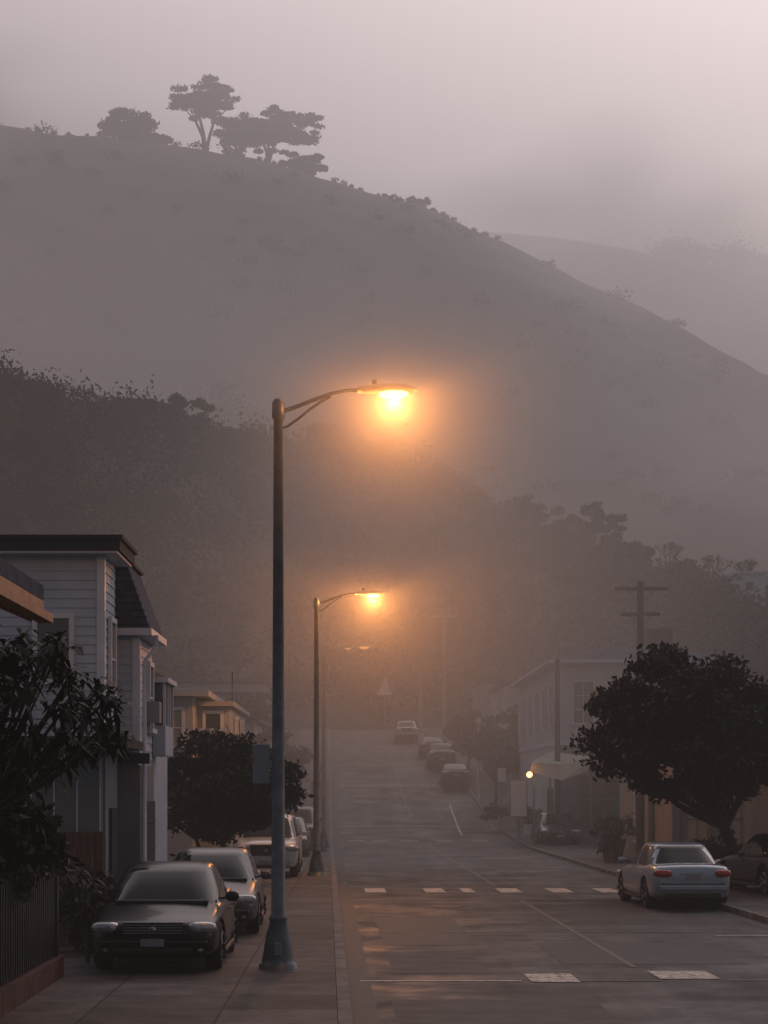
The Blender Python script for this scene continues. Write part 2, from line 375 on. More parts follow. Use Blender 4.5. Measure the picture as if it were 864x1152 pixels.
tree('cypress_tree',(-14,598,crest(-14,598)-1),3,(0,0,4.5),(9,5,3.4),60,1.7,110,.6,24,tr=.6,flat=.35,layered=True,stems=2,leafmat=M['leaf_far'])
tree('cypress_tree',(-69,600,crest(-69,600)-2),3,(0,0,6),(8,5,5),75,1.9,110,.7,25,tr=.7,flat=.6,leafmat=M['leaf_far'])
tree('cypress_tree',(-60,600,crest(-60,600)-1),1.5,(0,0,2),(5,3,1.6),26,1.2,90,.6,27,tr=.4,leafmat=M['leaf_far'])
tree('cypress_tree',(20,600,crest(20,600)-1),1.5,(0,0,1.4),(4,3,.9),16,1.0,80,.6,26,tr=.4,leafmat=M['leaf_far'])
for i,(x,w,h) in enumerate(((-23.5,5.2,3.8),(-29,3,2.6),(-3.5,2.6,3.8),(3.5,2,2.4),(11,2.4,3.0),(22.5,3.0,4.6),(31,5.4,6.0),(26.5,2.8,3.6),(36.5,3.4,3.6),(15.5,2,2.4),(44,2.6,3.2),(51,3,3.4),(56,3,4))):
    tree('ridge_tree',(x,258,h1(x,258)-.5),h*.5,(0,0,h*.85),(w,2,h*.6),44,.85,120,.34,30+i,tr=.25,flat=.6,leafmat=M['leaf_far'])
def bare_tree(name,base,h,seed):
    r=random.Random(seed); geos=[]
    def br(p,d,l,rr,lv):
        q=p+d*l; geos.append(tube_geo([p,(p+q)/2+Vector((r.uniform(-.05,.05)*l,0,0)),q],[rr,rr*.8,rr*.6],5))
        if lv>0:
            for _ in range(4):
                nd=(d+Vector((r.uniform(-.8,.8),r.uniform(-.8,.8),r.uniform(-.1,.5)))).normalized(); br(q,nd,l*.68,rr*.55,lv-1)
    br(Vector((0,0,0)),Vector((0,0,1)),h*.36,h*.03,4)
    V,F=merge(geos); return mesh(name,V,F,M['bark'],None,True,loc=base)
for x,h,s in ((41.5,7,1),(47.5,6.5,2),(52.5,8,3),(55,7,4)): bare_tree('bare_tree',(x,258,h1(x,258)-.3),h,s)
g=empty('ridge_house',(51,246,h1(51,246)))
z=g.location.z
box('wall',48.0,51.5,244,249,z-1,z+5.4,M['trim'],g); box('roof',47.7,51.8,243.7,249.3,z+5.4,z+5.7,M['trim'],g)
box('window',49,50,243.95,243.98,z+3.4,z+4.4,M['glass'],g)

# ------------------------------------------------------------------ shrubs / planters
def shrub(name,x,y,z,r3,seed,per=160,size=.09,n=26,cl=.28,mat=None,elong=1.7):
    r=np.random.default_rng(seed); C=r.normal(size=(n,3))*.5; C=np.clip(C,-1,1)*np.array(r3)+np.array([0,0,r3[2]])
    g=empty(name,(x,y,z)); geos=[tube_geo([(0,0,0),tuple(c*.5),tuple(c)],[.025,.018,.008],5) for c in C]
    V,F=merge(geos); mesh('stems',V,F,M['bark'],g)
    quads_mesh('foliage',leaves(C,np.full(n,cl),per,size,r,.9,elong),mat or M['leaf_dark'],g); return g
def blade_plant(name,base,heads,nb,L,seed,w=.05,trunk=None,droop=.28):
    r=np.random.default_rng(seed); g=empty(name,base); Q=[];geos=[]
    if trunk: geos.append(tube_geo([(0,0,-.1),tuple(np.array(trunk)*.5),trunk],[.09,.075,.06],9))
    t=np.array(trunk if trunk else (0,0,0),float)
    for h in heads:
        h=np.array(h,float); m=t*.5+h*.5+np.array([0,0,-.06])
        geos.append(tube_geo([tuple(t),tuple(m),tuple(h)],[.03,.022,.014],6))
        for i in range(nb):
            d=r.normal(size=3); d[2]=d[2]*.6-.05; d/=np.linalg.norm(d)
            s=np.cross(d,[0,0,1]); s/=np.linalg.norm(s)+1e-6; l=L*r.uniform(.5,1.1)
            st=h+r.normal(size=3)*.07
            p=[st,st+d*l*.5+np.array([0,0,.03*l]),st+d*l+np.array([0,0,-droop*l])]; ww=w*r.uniform(.7,1.3)
            Q.append([p[0]-s*ww*.15,p[0]+s*ww*.15,p[1]+s*ww*.5,p[1]-s*ww*.5]); Q.append([p[1]-s*ww*.5,p[1]+s*ww*.5,p[2]+s*.004,p[2]-s*.004])
    V,F=merge(geos); mesh('stems',V,F,M['bark'],g,True); quads_mesh('leaves',np.array(Q),M['leaf_dark'],g); return g
rr=random.Random(5)
heads=[]
while len(heads)<52:
    hx,hy,hz=rr.uniform(-.7,1.2),rr.uniform(-.6,.6),rr.uniform(2.6,4.35)
    top=4.35-.55*max(0,hx)**1.2; bot=2.55+.35*max(0,hx)
    if bot<hz<top: heads.append((hx,hy,hz))
blade_plant('broadleaf_tree',(-4.0,20,.1),[(a+.32,b,c) for a,b,c in heads],34,.26,3,w=.07,trunk=(.1,0,2.2),droop=.35)
shrub('shrub',-3.95,21.5,1.7,(.5,.8,.5),41,size=.10)
shrub('shrub',-4.25,23.8,1.4,(.6,.8,.55),42)
blade_plant('potted_palm',(-3.85,28.4,.12),[(0,0,.8),(.1,.1,1.1),(-.15,0,1.2)],34,.36,8,w=.05)
shrub('shrub',-4.1,30.5,.1,(.35,.6,.6),43)
shrub('shrub',10.6,57,.1,(.8,.8,.6),45,per=100,size=.12)
shrub('shrub',-3.9,46,.1,(.5,.8,.5),46,per=100,size=.1)
def planter(x,y,seed,mat='terracotta',s=1.):
    g=empty('planter',(x,y,P(y)+.12)); tube('pot',[(0,0,0),(0,0,.06*s),(0,0,.42*s),(0,0,.5*s)],[.2*s,.22*s,.3*s,.33*s],M[mat],g,18)
    r=np.random.default_rng(seed); C=r.normal(size=(14,3))*.2*s+np.array([0,0,.8*s])
    quads_mesh('foliage',leaves(C,np.full(14,.2*s),90,.09,r),M['leaf'],g); return g
planter(9.35,70,1,s=1.4); planter(8.7,66,2,s=1.); planter(7.05,97,3,'sign',1.0); planter(8.4,93,4,'sign',1.)

# ------------------------------------------------------------------ buildings
def wbox(name,g,c,n,w,d,z0,z1,off,mat):
    u=(-n[1],n[0]); cx=c[0]+n[0]*(off+d/2); cy=c[1]+n[1]*(off+d/2)
    hx=abs(u[0])*w/2+abs(n[0])*d/2; hy=abs(u[1])*w/2+abs(n[1])*d/2
    return box(name,cx-hx,cx+hx,cy-hy,cy+hy,z0,z1,mat,g)
def window(g,c,n,w,z0,z1,glass='glass',frame='trim',mv=1,mh=1,fw=.09,name='window'):
    u=(-n[1],n[0])
    wbox(name+'_pane',g,c,n,w-.02,.012,z0+.01,z1-.01,.03,M[glass])
    wbox(name+'_head',g,c,n,w+2*fw,.07,z1,z1+fw,.028,M[frame]); wbox(name+'_sill',g,c,n,w+2*fw+.08,.12,z0-fw,z0,.028,M[frame])
    for s in (-1,1): wbox(name+'_jamb',g,(c[0]+u[0]*s*(w+fw)/2,c[1]+u[1]*s*(w+fw)/2),n,fw,.066,z0,z1,.028,M[frame])
    for i in range(1,mv+1):
        t=-w/2+w*i/(mv+1); wbox(name+'_mullion',g,(c[0]+u[0]*t,c[1]+u[1]*t),n,.035,.03,z0,z1,.043,M[frame])
    for i in range(1,mh+1):
        z=z0+(z1-z0)*i/(mh+1); wbox(name+'_rail',g,c,n,w,.034,z-.018,z+.018,.043,M[frame])
def siding(name,g,a,b,n,z0,z1,mat,bh=.16):
    o=g.location; V=[];F=[]; k=int(math.ceil((z1-z0)/bh))
    for i in range(k):
        lo=z0+i*bh; hi=min(z1,lo+bh); q=len(V)
        for p,off,z in ((a,.026,lo),(b,.026,lo),(b,.006,hi),(a,.006,hi),(a,.004,lo),(b,.004,lo)):
            V.append((p[0]+n[0]*off-o.x,p[1]+n[1]*off-o.y,z-o.z))
        F.append((q,q+1,q+2,q+3)); F.append((q+4,q+5,q+1,q))
    return mesh(name,V,F,mat,g)
def rails(g,x0,x1,y,z0,z1,n,mat,name='railing'):
    box(name+'_top',x0,x1,y-.03,y+.03,z1-.06,z1,mat,g); box(name+'_bottom',x0,x1,y-.025,y+.025,z0,z0+.05,mat,g)
    for i in range(n):
        x=x0+(x1-x0)*(i+.5)/n; box(name+'_bar',x-.015,x+.015,y-.015,y+.015,z0+.05,z1-.06,mat,g)
S=(0,-1);E=(1,0);W=(-1,0)
g=empty('siding_house',(-8,34.8,0)); XF=-4.35
box('walls',-13,XF,34,35.7,-.2,6.9,M['siding'],g)
siding('front_siding',g,(-13,34),(XF-.1,34),S,3.55,6.72,M['siding'])
siding('side_siding',g,(XF,34.1),(XF,35.6),E,3.55,6.72,M['siding'])
box('corner_board',XF-.1,XF+.04,33.955,34.1,3.5,6.69,M['trim'],g)
box('roof',-13.5,-3.95,33.5,35.9,6.93,7.0,M['dark_trim'],g); box('fascia',-13.45,-4.0,33.55,35.85,6.74,6.927,M['dark_trim'],g)
box('soffit',-13.4,-4.05,33.6,35.8,6.70,6.737,M['trim'],g)
window(g,(-5.2,34),S,.55,4.55,5.6,mv=0)
window(g,(-7.0,34),S,.9,4.4,5.7)
box('lower_canopy',-13,-3.85,33.2,36.0,3.35,3.5,M['dark_trim'],g); box('canopy_edge',-13,-3.82,33.15,33.2,3.3,3.54,M['black'],g)
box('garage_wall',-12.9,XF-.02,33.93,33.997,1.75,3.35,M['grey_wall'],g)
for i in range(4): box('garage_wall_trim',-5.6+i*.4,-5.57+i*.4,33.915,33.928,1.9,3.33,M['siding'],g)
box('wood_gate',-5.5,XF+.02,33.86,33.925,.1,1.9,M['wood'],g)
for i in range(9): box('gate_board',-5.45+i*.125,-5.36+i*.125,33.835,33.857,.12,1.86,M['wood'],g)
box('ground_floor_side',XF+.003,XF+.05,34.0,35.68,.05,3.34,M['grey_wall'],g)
wbox('side_door',g,(XF+.05,34.9),E,.8,.05,.1,2.3,.004,M['dark_trim'])
window(g,(XF,34.9),E,.6,4.3,5.6,mv=0)
g=empty('shingled_house',(-7,39,0)); XF=-3.98
box('walls',-10,XF,36.2,38.6,-.2,5.6,M['siding'],g)
box('rear_walls',-10,XF-.1,38.603,43,-.2,4.9,M['siding'],g); box('rear_roof',-10,XF+.0,38.7,43.2,4.903,5.0,M['dark_trim'],g)
siding('front_siding',g,(-10,36.2),(XF-.1,36.2),S,3.5,5.45,M['siding']); siding('side_siding',g,(XF,36.3),(XF,38.55),E,3.2,5.45,M['siding'])
box('corner_board',XF-.1,XF+.04,36.155,36.3,3.2,5.44,M['trim'],g)
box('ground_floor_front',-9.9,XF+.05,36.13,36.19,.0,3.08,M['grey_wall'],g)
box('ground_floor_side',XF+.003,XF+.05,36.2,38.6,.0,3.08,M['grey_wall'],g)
o=g.location
V=[(-10.3,36.0,5.6),(-3.74,36.0,5.6),(-4.2,36.2,6.85),(-10.3,36.2,6.85),(-10.3,38.75,5.6),(-3.74,38.75,5.6),(-4.2,38.6,6.85),(-10.3,38.6,6.85)]
V=[(a-o.x,b-o.y,c-o.z) for a,b,c in V]
mesh('mansard_roof',V,BF,M['shingle'],g)
for i in range(9):
    t=i/9; z=5.66+t*1.2; box('shingle_course',-10.2,-3.74-t*.46+.008,35.985+t*.2-.006,36.0+t*.2+.02,z,z+.02,M['dark_trim'],g)
box('roof_cap',-10.3,-4.14,36.1,38.7,6.853,6.91,M['dark_trim'],g); box('eave_fascia',-10.3,-3.70,35.93,38.85,5.47,5.597,M['trim'],g)
tube('downpipe',[(-3.66-o.x,36.4-o.y,5.5),(-3.66-o.x,36.4-o.y,5.3),(-3.88-o.x,36.4-o.y,5.0),(-3.88-o.x,36.4-o.y,.1)],.04,M['trim'],g)
box('bay_base',XF+.0,XF+.25,38.9,40.6,3.3,3.9,M['siding'],g); box('bay_window_glass',XF+.0,XF+.22,38.94,40.56,3.903,4.75,M['glass'],g); box('bay_roof',XF+.0,XF+.32,38.8,40.7,4.753,4.85,M['trim'],g)
for y in (38.9,39.5,40.0,40.54): box('bay_post',XF+.2,XF+.25,y,y+.06,3.9,4.75,M['trim'],g)
box('air_conditioner',XF+.03,XF+.3,37.2,37.6,3.9,4.3,M['signgrey'],g)
window(g,(XF,37.9),E,.6,3.8,5.0,mv=0)
box('lower_canopy',-10,-3.75,36.05,36.12,3.1,3.3,M['dark_trim'],g)
wbox('garage_door',g,(XF+.05,37.5),E,1.7,.05,.05,2.4,.004,M['dark_trim'])
for i in range(4): wbox('door_groove',g,(XF+.05,37.5),E,1.7,.012,.5+i*.5,.53+i*.5,.055,M['black'])
g=empty('cream_house',(-7,63,0)); XF=-3.75
box('walls',-10,XF-1.0,58,68,-.2,5.35,M['siding2'],g); box('side_block',XF-.99,XF,59.5,68,-.2,5.1,M['siding2'],g)
box('roof',-10.3,XF-.5,57.6,68.2,5.353,5.52,M['siding2'],g); box('side_roof',XF-1.1,XF+.15,59.2,68.2,5.12,5.26,M['siding2'],g)
box('balcony_floor',XF-.98,XF+.2,57.6,59.4,3.3,3.45,M['trim'],g); rails(g,XF-.95,XF+.18,57.65,3.45,4.4,10,M['trim'])
window(g,(-5.35,58),S,.55,3.9,4.95,glass='blind',mv=0); window(g,(-6.6,58),S,.8,3.7,4.95,mv=1)
window(g,(-4.25,59.5),S,.45,3.7,4.9,mv=0,mh=0); window(g,(XF,62),E,.8,3.6,4.8); window(g,(XF,65),E,.8,3.6,4.8); window(g,(XF,62),E,1.2,.9,2.3)
tube('aerial',[(3.3,-3,5.3),(3.3,-3,6.2)],.02,M['black'],g)
for (y,x,h,m) in ((88,-5.2,4.2,'grey_wall'),(112,-5.4,4.6,'siding2'),(138,-6,4.3,'white_wall'),(160,-7,4.3,'siding2')):
    g=empty('terraced_house',(x-4,y,P(y))); z=P(y)
    box('walls',x-9,x,y-5,y+5,z-1,z+h,M[m],g); box('roof',x-9.3,x+.3,y-5.3,y+5.3,z+h+.003,z+h+.2,M['shingle'],g)
    window(g,(x-1.2,y-5),S,.8,z+2.2,z+3.4); window(g,(x,y-2),E,.9,z+2.2,z+3.4); window(g,(x,y+2),E,.9,z+2.2,z+3.4)
g=empty('cottage',(-5,12,0)); o=g.location
box('walls',-9,-3.45,4,17.6,-.2,4.35,M['grey_wall'],g)
V=[(-2.9,3,4.28),(-2.9,18.35,4.28),(-7,18.35,6.1),(-7,3,6.1),(-2.9,3,4.42),(-2.9,18.35,4.42),(-7,18.35,6.24),(-7,3,6.24)]
V=[(a-o.x,b-o.y,c-o.z) for a,b,c in V]
mesh('roof_soffit',V,BF,M['soffit'],g)
V2=[(a,b,c+.145) for a,b,c in V]; mesh('roof_shingles',V2,BF,M['shingle'],g)
box('eave_gutter',-2.96,-2.82,3,18.4,4.22,4.3,M['soffit'],g)
for i in range(12): 
    y=17.9-i*.6; V=[(-2.95,y,4.19),(-2.95,y+.08,4.19),(-3.5,y+.08,4.43),(-3.5,y,4.43),(-2.95,y,4.29),(-2.95,y+.08,4.29),(-3.5,y+.08,4.53),(-3.5,y,4.53)]
    mesh('rafter',[(a-o.x,b-o.y,c-o.z) for a,b,c in V],BF,M['soffit'],g)
g=empty('white_house',(14,98,0)); XF=9.45
box('walls',XF,17,90,112,-.2,8.35,M['white_wall'],g)
box('roof',XF-.5,17.5,89.4,112.5,8.353,8.5,M['trim'],g)
V=[(XF-.45,89.45,8.503),(17.45,89.45,8.503),(17.45,112.4,8.503),(XF-.45,112.4,8.503),(XF+2.5,92.5,9.3),(15,92.5,9.3),(15,110,9.3),(XF+2.5,110,9.3)]
mesh('hip_roof',[(a-14,b-98,c) for a,b,c in V],BF,M['shingle'],g)
box('chimney',14.0,15.2,93,94,8.9,10.2,M['wood'],g)
for x in (10.6,12.6,14.6): window(g,(x,90),S,.9,5.6,7.5,mv=1,mh=2)
for y in (92.5,96,100,104,108): window(g,(XF,y),W,1.1,5.6,7.4,mv=1,mh=1)
box('belt_course',XF-.06,17,89.94,112,4.6,4.8,M['trim'],g); box('corner_board',XF-.05,XF+.12,89.93,90.1,4.8,8.35,M['trim'],g)
box('ground_floor_front',XF+.02,16.9,89.95,89.997,.1,4.59,M['grey_wall'],g)
window(g,(11.2,89.95),S,1.6,1.0,3.2,mv=2,frame='grey_wall'); wbox('front_door',g,(13.4,89.95),S,1.,.06,.1,2.4,.004,M['wood'])
box('garage_opening',XF-.03,XF-.004,92,95,.2,2.6,M['black'],g)
g=empty('porch_canopy',(9,86,0))
V=[(7.65,84.5,3.35),(9.0,84.3,2.95),(10.6,84.5,3.5),(9.0,89.5,3.4),(7.75,84.5,3.75),(9.0,84.9,3.65),(10.5,84.6,3.95),(9.0,89.5,4.3)]
mesh('canopy_top',[(a-9,b-86,c) for a,b,c in V],[(0,1,5,4),(1,2,6,5),(2,3,7,6),(3,0,4,7),(4,5,6,7)],M['canvas'],g)
for x,y in ((7.85,84.7),(10.3,84.7),(9.0,89.2)): box('post',x-.04,x+.04,y-.04,y+.04,.1,3.4,M['grey_wall'],g)
g=empty('beige_building',(14,66,0))
box('walls',10.1,20,62,74,-.2,3.6,M['stucco'],g); box('parapet',9.95,20.1,61.85,74.1,3.603,3.85,M['grey_wall'],g)
for x in (10.9,12.3,13.7): window(g,(x,62),S,.7,.7,2.6,glass='blind',frame='grey_wall',mv=1,mh=1)
for x in (10.25,11.6,13.0,14.4): box('pilaster',x-.12,x+.12,61.93,61.997,.05,3.6,M['grey_wall'],g)
wbox('door',g,(10.1,66),W,1.,.05,.1,2.3,.004,M['wood']); window(g,(10.1,69),W,1.4,.8,2.4)
g=empty('garage',(15,53,0))
box('walls',11.2,18,50.5,56,-.2,2.9,M['grey_wall'],g); box('roof',10.9,18.3,50.1,56.3,2.903,3.08,M['dark_trim'],g)
wbox('garage_door',g,(12.9,50.5),S,2.6,.05,.1,2.3,.004,M['grey_wall'])
for i in range(4): wbox('door_groove',g,(12.9,50.5),S,2.6,.012,.5+i*.45,.53+i*.45,.055,M['dark_trim'])
for (y,x,h,m) in ((125,10.6,4.5,'siding2'),(145,10.8,4.5,'white_wall'),(166,10.5,4.2,'siding2')):
    g=empty('terraced_house',(x+4,y,P(y))); z=P(y)
    box('walls',x,x+9,y-6,y+6,z-1,z+h,M[m],g); box('roof',x-.3,x+9.3,y-6.3,y+6.3,z+h+.003,z+h+.2,M['shingle'],g)
    window(g,(x+1.4,y-6),S,.9,z+2.4,z+3.6); window(g,(x,y-2),W,.9,z+2.2,z+3.4)

g=empty('picket_fence',(-4,20,0))
for i in range(int((26.2-12)/.16)):
    y=12+i*.16; box('picket',-4.01,-3.97,y,y+.075,.42,2.03,M['black'],g)
box('top_rail',-4.06,-4.013,12,26.2,1.8,1.88,M['black'],g); box('bottom_rail',-4.06,-4.013,12,26.2,.6,.68,M['black'],g); box('end_post',-4.08,-3.96,26.2,26.32,.38,2.1,M['black'],g)
box('brick_wall',-4.16,-3.9,12,26.4,.0,.4,M['brick'],None)
g=empty('side_fence',(-5,27,0))
for i in range(16): x=-4.2-i*.14; box('board',x-.13,x,31.5,31.53,.1,1.7,M['wood'],g)
box('rail',-6.4,-4.2,31.533,31.58,1.4,1.5,M['wood'],g)

# ------------------------------------------------------------------ street lamps
def street_lamp(x,y,lit,power=0,box_sign=False):
    z=P(y)+.12; g=empty('street_lamp',(x,y,z))
    H=8.1-.12
    prof=[(0,.27),(.07,.27),(.075,.235),(.14,.225),(.5,.165),(.66,.115),(.69,.13),(.73,.13),(.76,.1),(4,.082),(H-.25,.064)]
    tube('pole',[(0,0,a) for a,b in prof],[b for a,b in prof],M['pole'],g,n=12)
    tube('cap',[(0,0,H-.25),(0,0,H-.24),(0,0,H-.02),(0,0,H+.03)],[.066,.088,.088,.05],M['pole'],g,12)
    box('hand_hole',x-.05,x+.05,y-.24,y-.19,z+.2,z+.38,M['signgrey'],g,.008)
    h=H+.02
    tube('arm',[(0,0,h-.18),(.25,0,h-.10),(.5,0,h+.0),(.72,0,h+.08),(.95,0,h+.13),(1.22,0,h+.14)],[.03,.03,.028,.026,.026,.026],M['pole'],g)
    tube('brace',[(0,0,h-.40),(.12,0,h-.38),(.28,0,h-.27),(.44,0,h-.14),(.6,0,h-.03),(.74,0,h+.05)],.02,M['pole'],g)
    st=[(1.12,.045,.045,.05),(1.2,.08,.06,.05),(1.4,.13,.085,.055),(1.6,.17,.09,.05),(1.8,.165,.075,.045),(1.9,.12,.045,.035),(1.95,.04,.02,.02)]
    V=[];F=[];n=16
    for sx,w,up,dn in st:
        for k in range(n):
            a=2*math.pi*k/n; c,s=math.cos(a),math.sin(a); V.append((sx,w*c,h+.14+(up if s>0 else dn)*s))
    for i in range(len(st)-1):
        for k in range(n): F.append((i*n+k,i*n+(k+1)%n,(i+1)*n+(k+1)%n,(i+1)*n+k))
    F.append(tuple(range(n))); F.append(tuple((len(st)-1)*n+k for k in reversed(range(n))))
    mesh('lamp_head',V,F,M['head'],g,True)
    tube('photocell',[(1.35,0,h+.2),(1.35,0,h+.28)],.035,M['plastic'],g)
    bm=bmesh.new(); bmesh.ops.create_uvsphere(bm,u_segments=20,v_segments=12,radius=1)
    bmesh.ops.scale(bm,vec=(.21,.13,.075),verts=bm.verts); bmesh.ops.translate(bm,vec=(1.62,0,h+.085),verts=bm.verts)
    me=bpy.data.meshes.new('lens'); bm.to_mesh(me); bm.free(); me.materials.append(M['lens1'] if lit==1 else M['lens_dim']); 
    me.polygons.foreach_set('use_smooth',[True]*len(me.polygons)); link(bpy.data.objects.new('lens',me),g)
    if power:
        l=bpy.data.lights.new('lamp_light','POINT'); l.energy=power; l.color=(1,.35,.08); l.shadow_soft_size=.05
        lo=bpy.data.objects.new('lamp_light',l); lo.location=(1.62,0,h-.03); link(lo,g)
    if box_sign:
        box('sign_plate',x-.36,x-.12,y-.02,y+.01,2.72+.0,3.28,M['signgrey'],g,.01); box('sign_bracket',x-.14,x+.02,y-.03,y+.03,2.95,3.05,M['signgrey'],g)
    return g,Vector((x+1.62,y,z+h))
LAMPS=[street_lamp(-1.05,27.5,1,260,True),street_lamp(-1.05,56.4,1,1150),street_lamp(-1.16,77.5,2,0),street_lamp(-1.95,128,2,0)]

# ------------------------------------------------------------------ utility poles
def utility_pole(x,y,h,arms,mat='polewood',r=.15):
    z=P(y); g=empty('utility_pole',(x,y,z))
    tube('pole',[(0,0,-.2),(0,0,h)],[r,r*.7],M[mat],g)
    for (az,aw) in arms:
        box('crossarm',x-aw/2,x+aw/2,y-.16,y-.07,z+az-.06,z+az+.06,M[mat],g)
        for k in (-.46,-.2,.2,.46): tube('insulator',[(aw*k,-.115,az+.06),(aw*k,-.115,az+.17)],[.035,.025],M['signgrey'],g,8)
        tube('brace',[(-aw*.3,-.1,az),(0,-.1,az-.5),(aw*.3,-.1,az)],.015,M['black'],g,5)
    return g
utility_pole(9.55,65,9.5,((9.25,1.75),(8.4,1.3)))
utility_pole(7.0,150,10.4,((9.9,1.9),),'polegrey',.17)
utility_pole(9.0,86,8.2,())
utility_pole(5.9,172,4.6,(),'polegrey',.19)
def wire(a,b,sag,r=.012):
    a=Vector(a);b=Vector(b); pts=[a.lerp(b,t)+Vector((0,0,-sag*4*t*(1-t))) for t in [i/14 for i in range(15)]]
    tube('overhead_wire',pts,r,M['wire'],None,5)
wire((9.55,65,9.4),(7.0,150,P(150)+9.9),1.2,.008)
wire((7.0,150,P(150)+6.3),(13,91,8.4),.4,.02); wire((9.55,65,8.3),(9.9,90,8.2),.4); wire((9.0,86,8.1),(9.6,90.2,8.2),.1)
def post(name,x,y,h,r=.04,mat='signgrey'):
    g=empty(name,(x,y,P(y))); tube('post',[(0,0,0),(0,0,h)],r,M[mat],g,8); return g
g=post('warning_sign',3.0,184,4.6); yy=-.06
V=[(-.72,yy,3.3),(.72,yy,3.3),(0,yy,5.0),(-.72,yy-.03,3.3),(.72,yy-.03,3.3),(0,yy-.03,5.0)]
mesh('triangle_plate',V,[(0,1,2),(5,4,3),(0,3,4,1),(1,4,5,2),(2,5,3,0)],M['sign'],g)
g=post('street_post_lamp',7.25,113,4.5,.05,'sign'); tube('globe',[(0,0,4.5),(0,0,4.6),(0,0,4.8),(0,0,4.9)],[.06,.16,.16,.06],M['sign'],g)
g=post('notice_board',7.45,88,1.2,.05); box('panel',7.1,7.8,87.9,87.96,1.35,2.95,M['sign'],g,.01); box('panel_frame',7.05,7.85,87.965,88.0,1.3,3.0,M['signgrey'],g)
g=post('road_sign',7.45,98,3.2,.04); box('plate',7.25,7.65,97.9,97.93,P(98)+2.4,P(98)+3.1,M['sign'],g)
g=post('road_sign',-1.3,72,2.9,.035); box('plate',-1.55,-1.05,71.92,71.95,2.3,2.9,M['signgrey'],g)
g=empty('wall_lamp',(7.62,84.4,3.2)); bm=bmesh.new(); bmesh.ops.create_uvsphere(bm,u_segments=14,v_segments=10,radius=.13)
me=bpy.data.meshes.new('bulb'); bm.to_mesh(me); bm.free(); me.materials.append(M['bulb']); ob=bpy.data.objects.new('bulb',me); link(ob,g)
tube('bracket',[(0,0,.1),(0,.1,.2),(.23,.3,.25)],.02,M['black'],g)
l=bpy.data.lights.new('bulb_light','POINT'); l.energy=9; l.color=(1,.38,.12); l.shadow_soft_size=.08; lo=bpy.data.objects.new('bulb_light',l); lo.location=(0,-.25,0); link(lo,g)

# ------------------------------------------------------------------ vehicles
def se_ring(a,y0,y1,z,n=96,p=4.5):
    yc=(y0+y1)/2;b=(y1-y0)/2; t=np.linspace(0,2*math.pi,1441); c=np.cos(t); s=np.sin(t)
    x=a*np.sign(c)*np.abs(c)**(2/p); y=yc+b*np.sign(s)*np.abs(s)**(2/p)
    d=np.concatenate([[0],np.cumsum(np.hypot(np.diff(x),np.diff(y)))]); q=np.linspace(0,d[-1],n,endpoint=False)
    return [(float(np.interp(k,d,x)),float(np.interp(k,d,y)),z) for k in q]
def loc_box(name,x0,x1,y0,y1,z0,z1,mat,g,bev=.01):
    c=((x0+x1)/2,(y0+y1)/2,(z0+z1)/2);hx,hy,hz=abs(x1-x0)/2,abs(y1-y0)/2,abs(z1-z0)/2
    v=[(-hx,-hy,-hz),(hx,-hy,-hz),(hx,hy,-hz),(-hx,hy,-hz),(-hx,-hy,hz),(hx,-hy,hz),(hx,hy,hz),(-hx,hy,hz)]
    ob=mesh(name,v,BF,mat,g,loc=c)
    if bev: b=ob.modifiers.new('b','BEVEL'); b.width=min(bev,.45*min(hx,hy,hz)*2); b.segments=2
    return ob
def blob(name,c,s,mat,g,rot=(0,0,0),p=1.):
    bm=bmesh.new(); bmesh.ops.create_uvsphere(bm,u_segments=20,v_segments=12,radius=1)
    for v in bm.verts:
        v.co=Vector((math.copysign(abs(v.co.x)**p,v.co.x)*s[0],math.copysign(abs(v.co.y)**p,v.co.y)*s[1],math.copysign(abs(v.co.z)**p,v.co.z)*s[2]))
    me=bpy.data.meshes.new(name); bm.to_mesh(me); bm.free(); me.materials.append(mat); me.polygons.foreach_set('use_smooth',[True]*len(me.polygons))
    ob=bpy.data.objects.new(name,me); ob.location=c; ob.rotation_euler=rot; return link(ob,g)
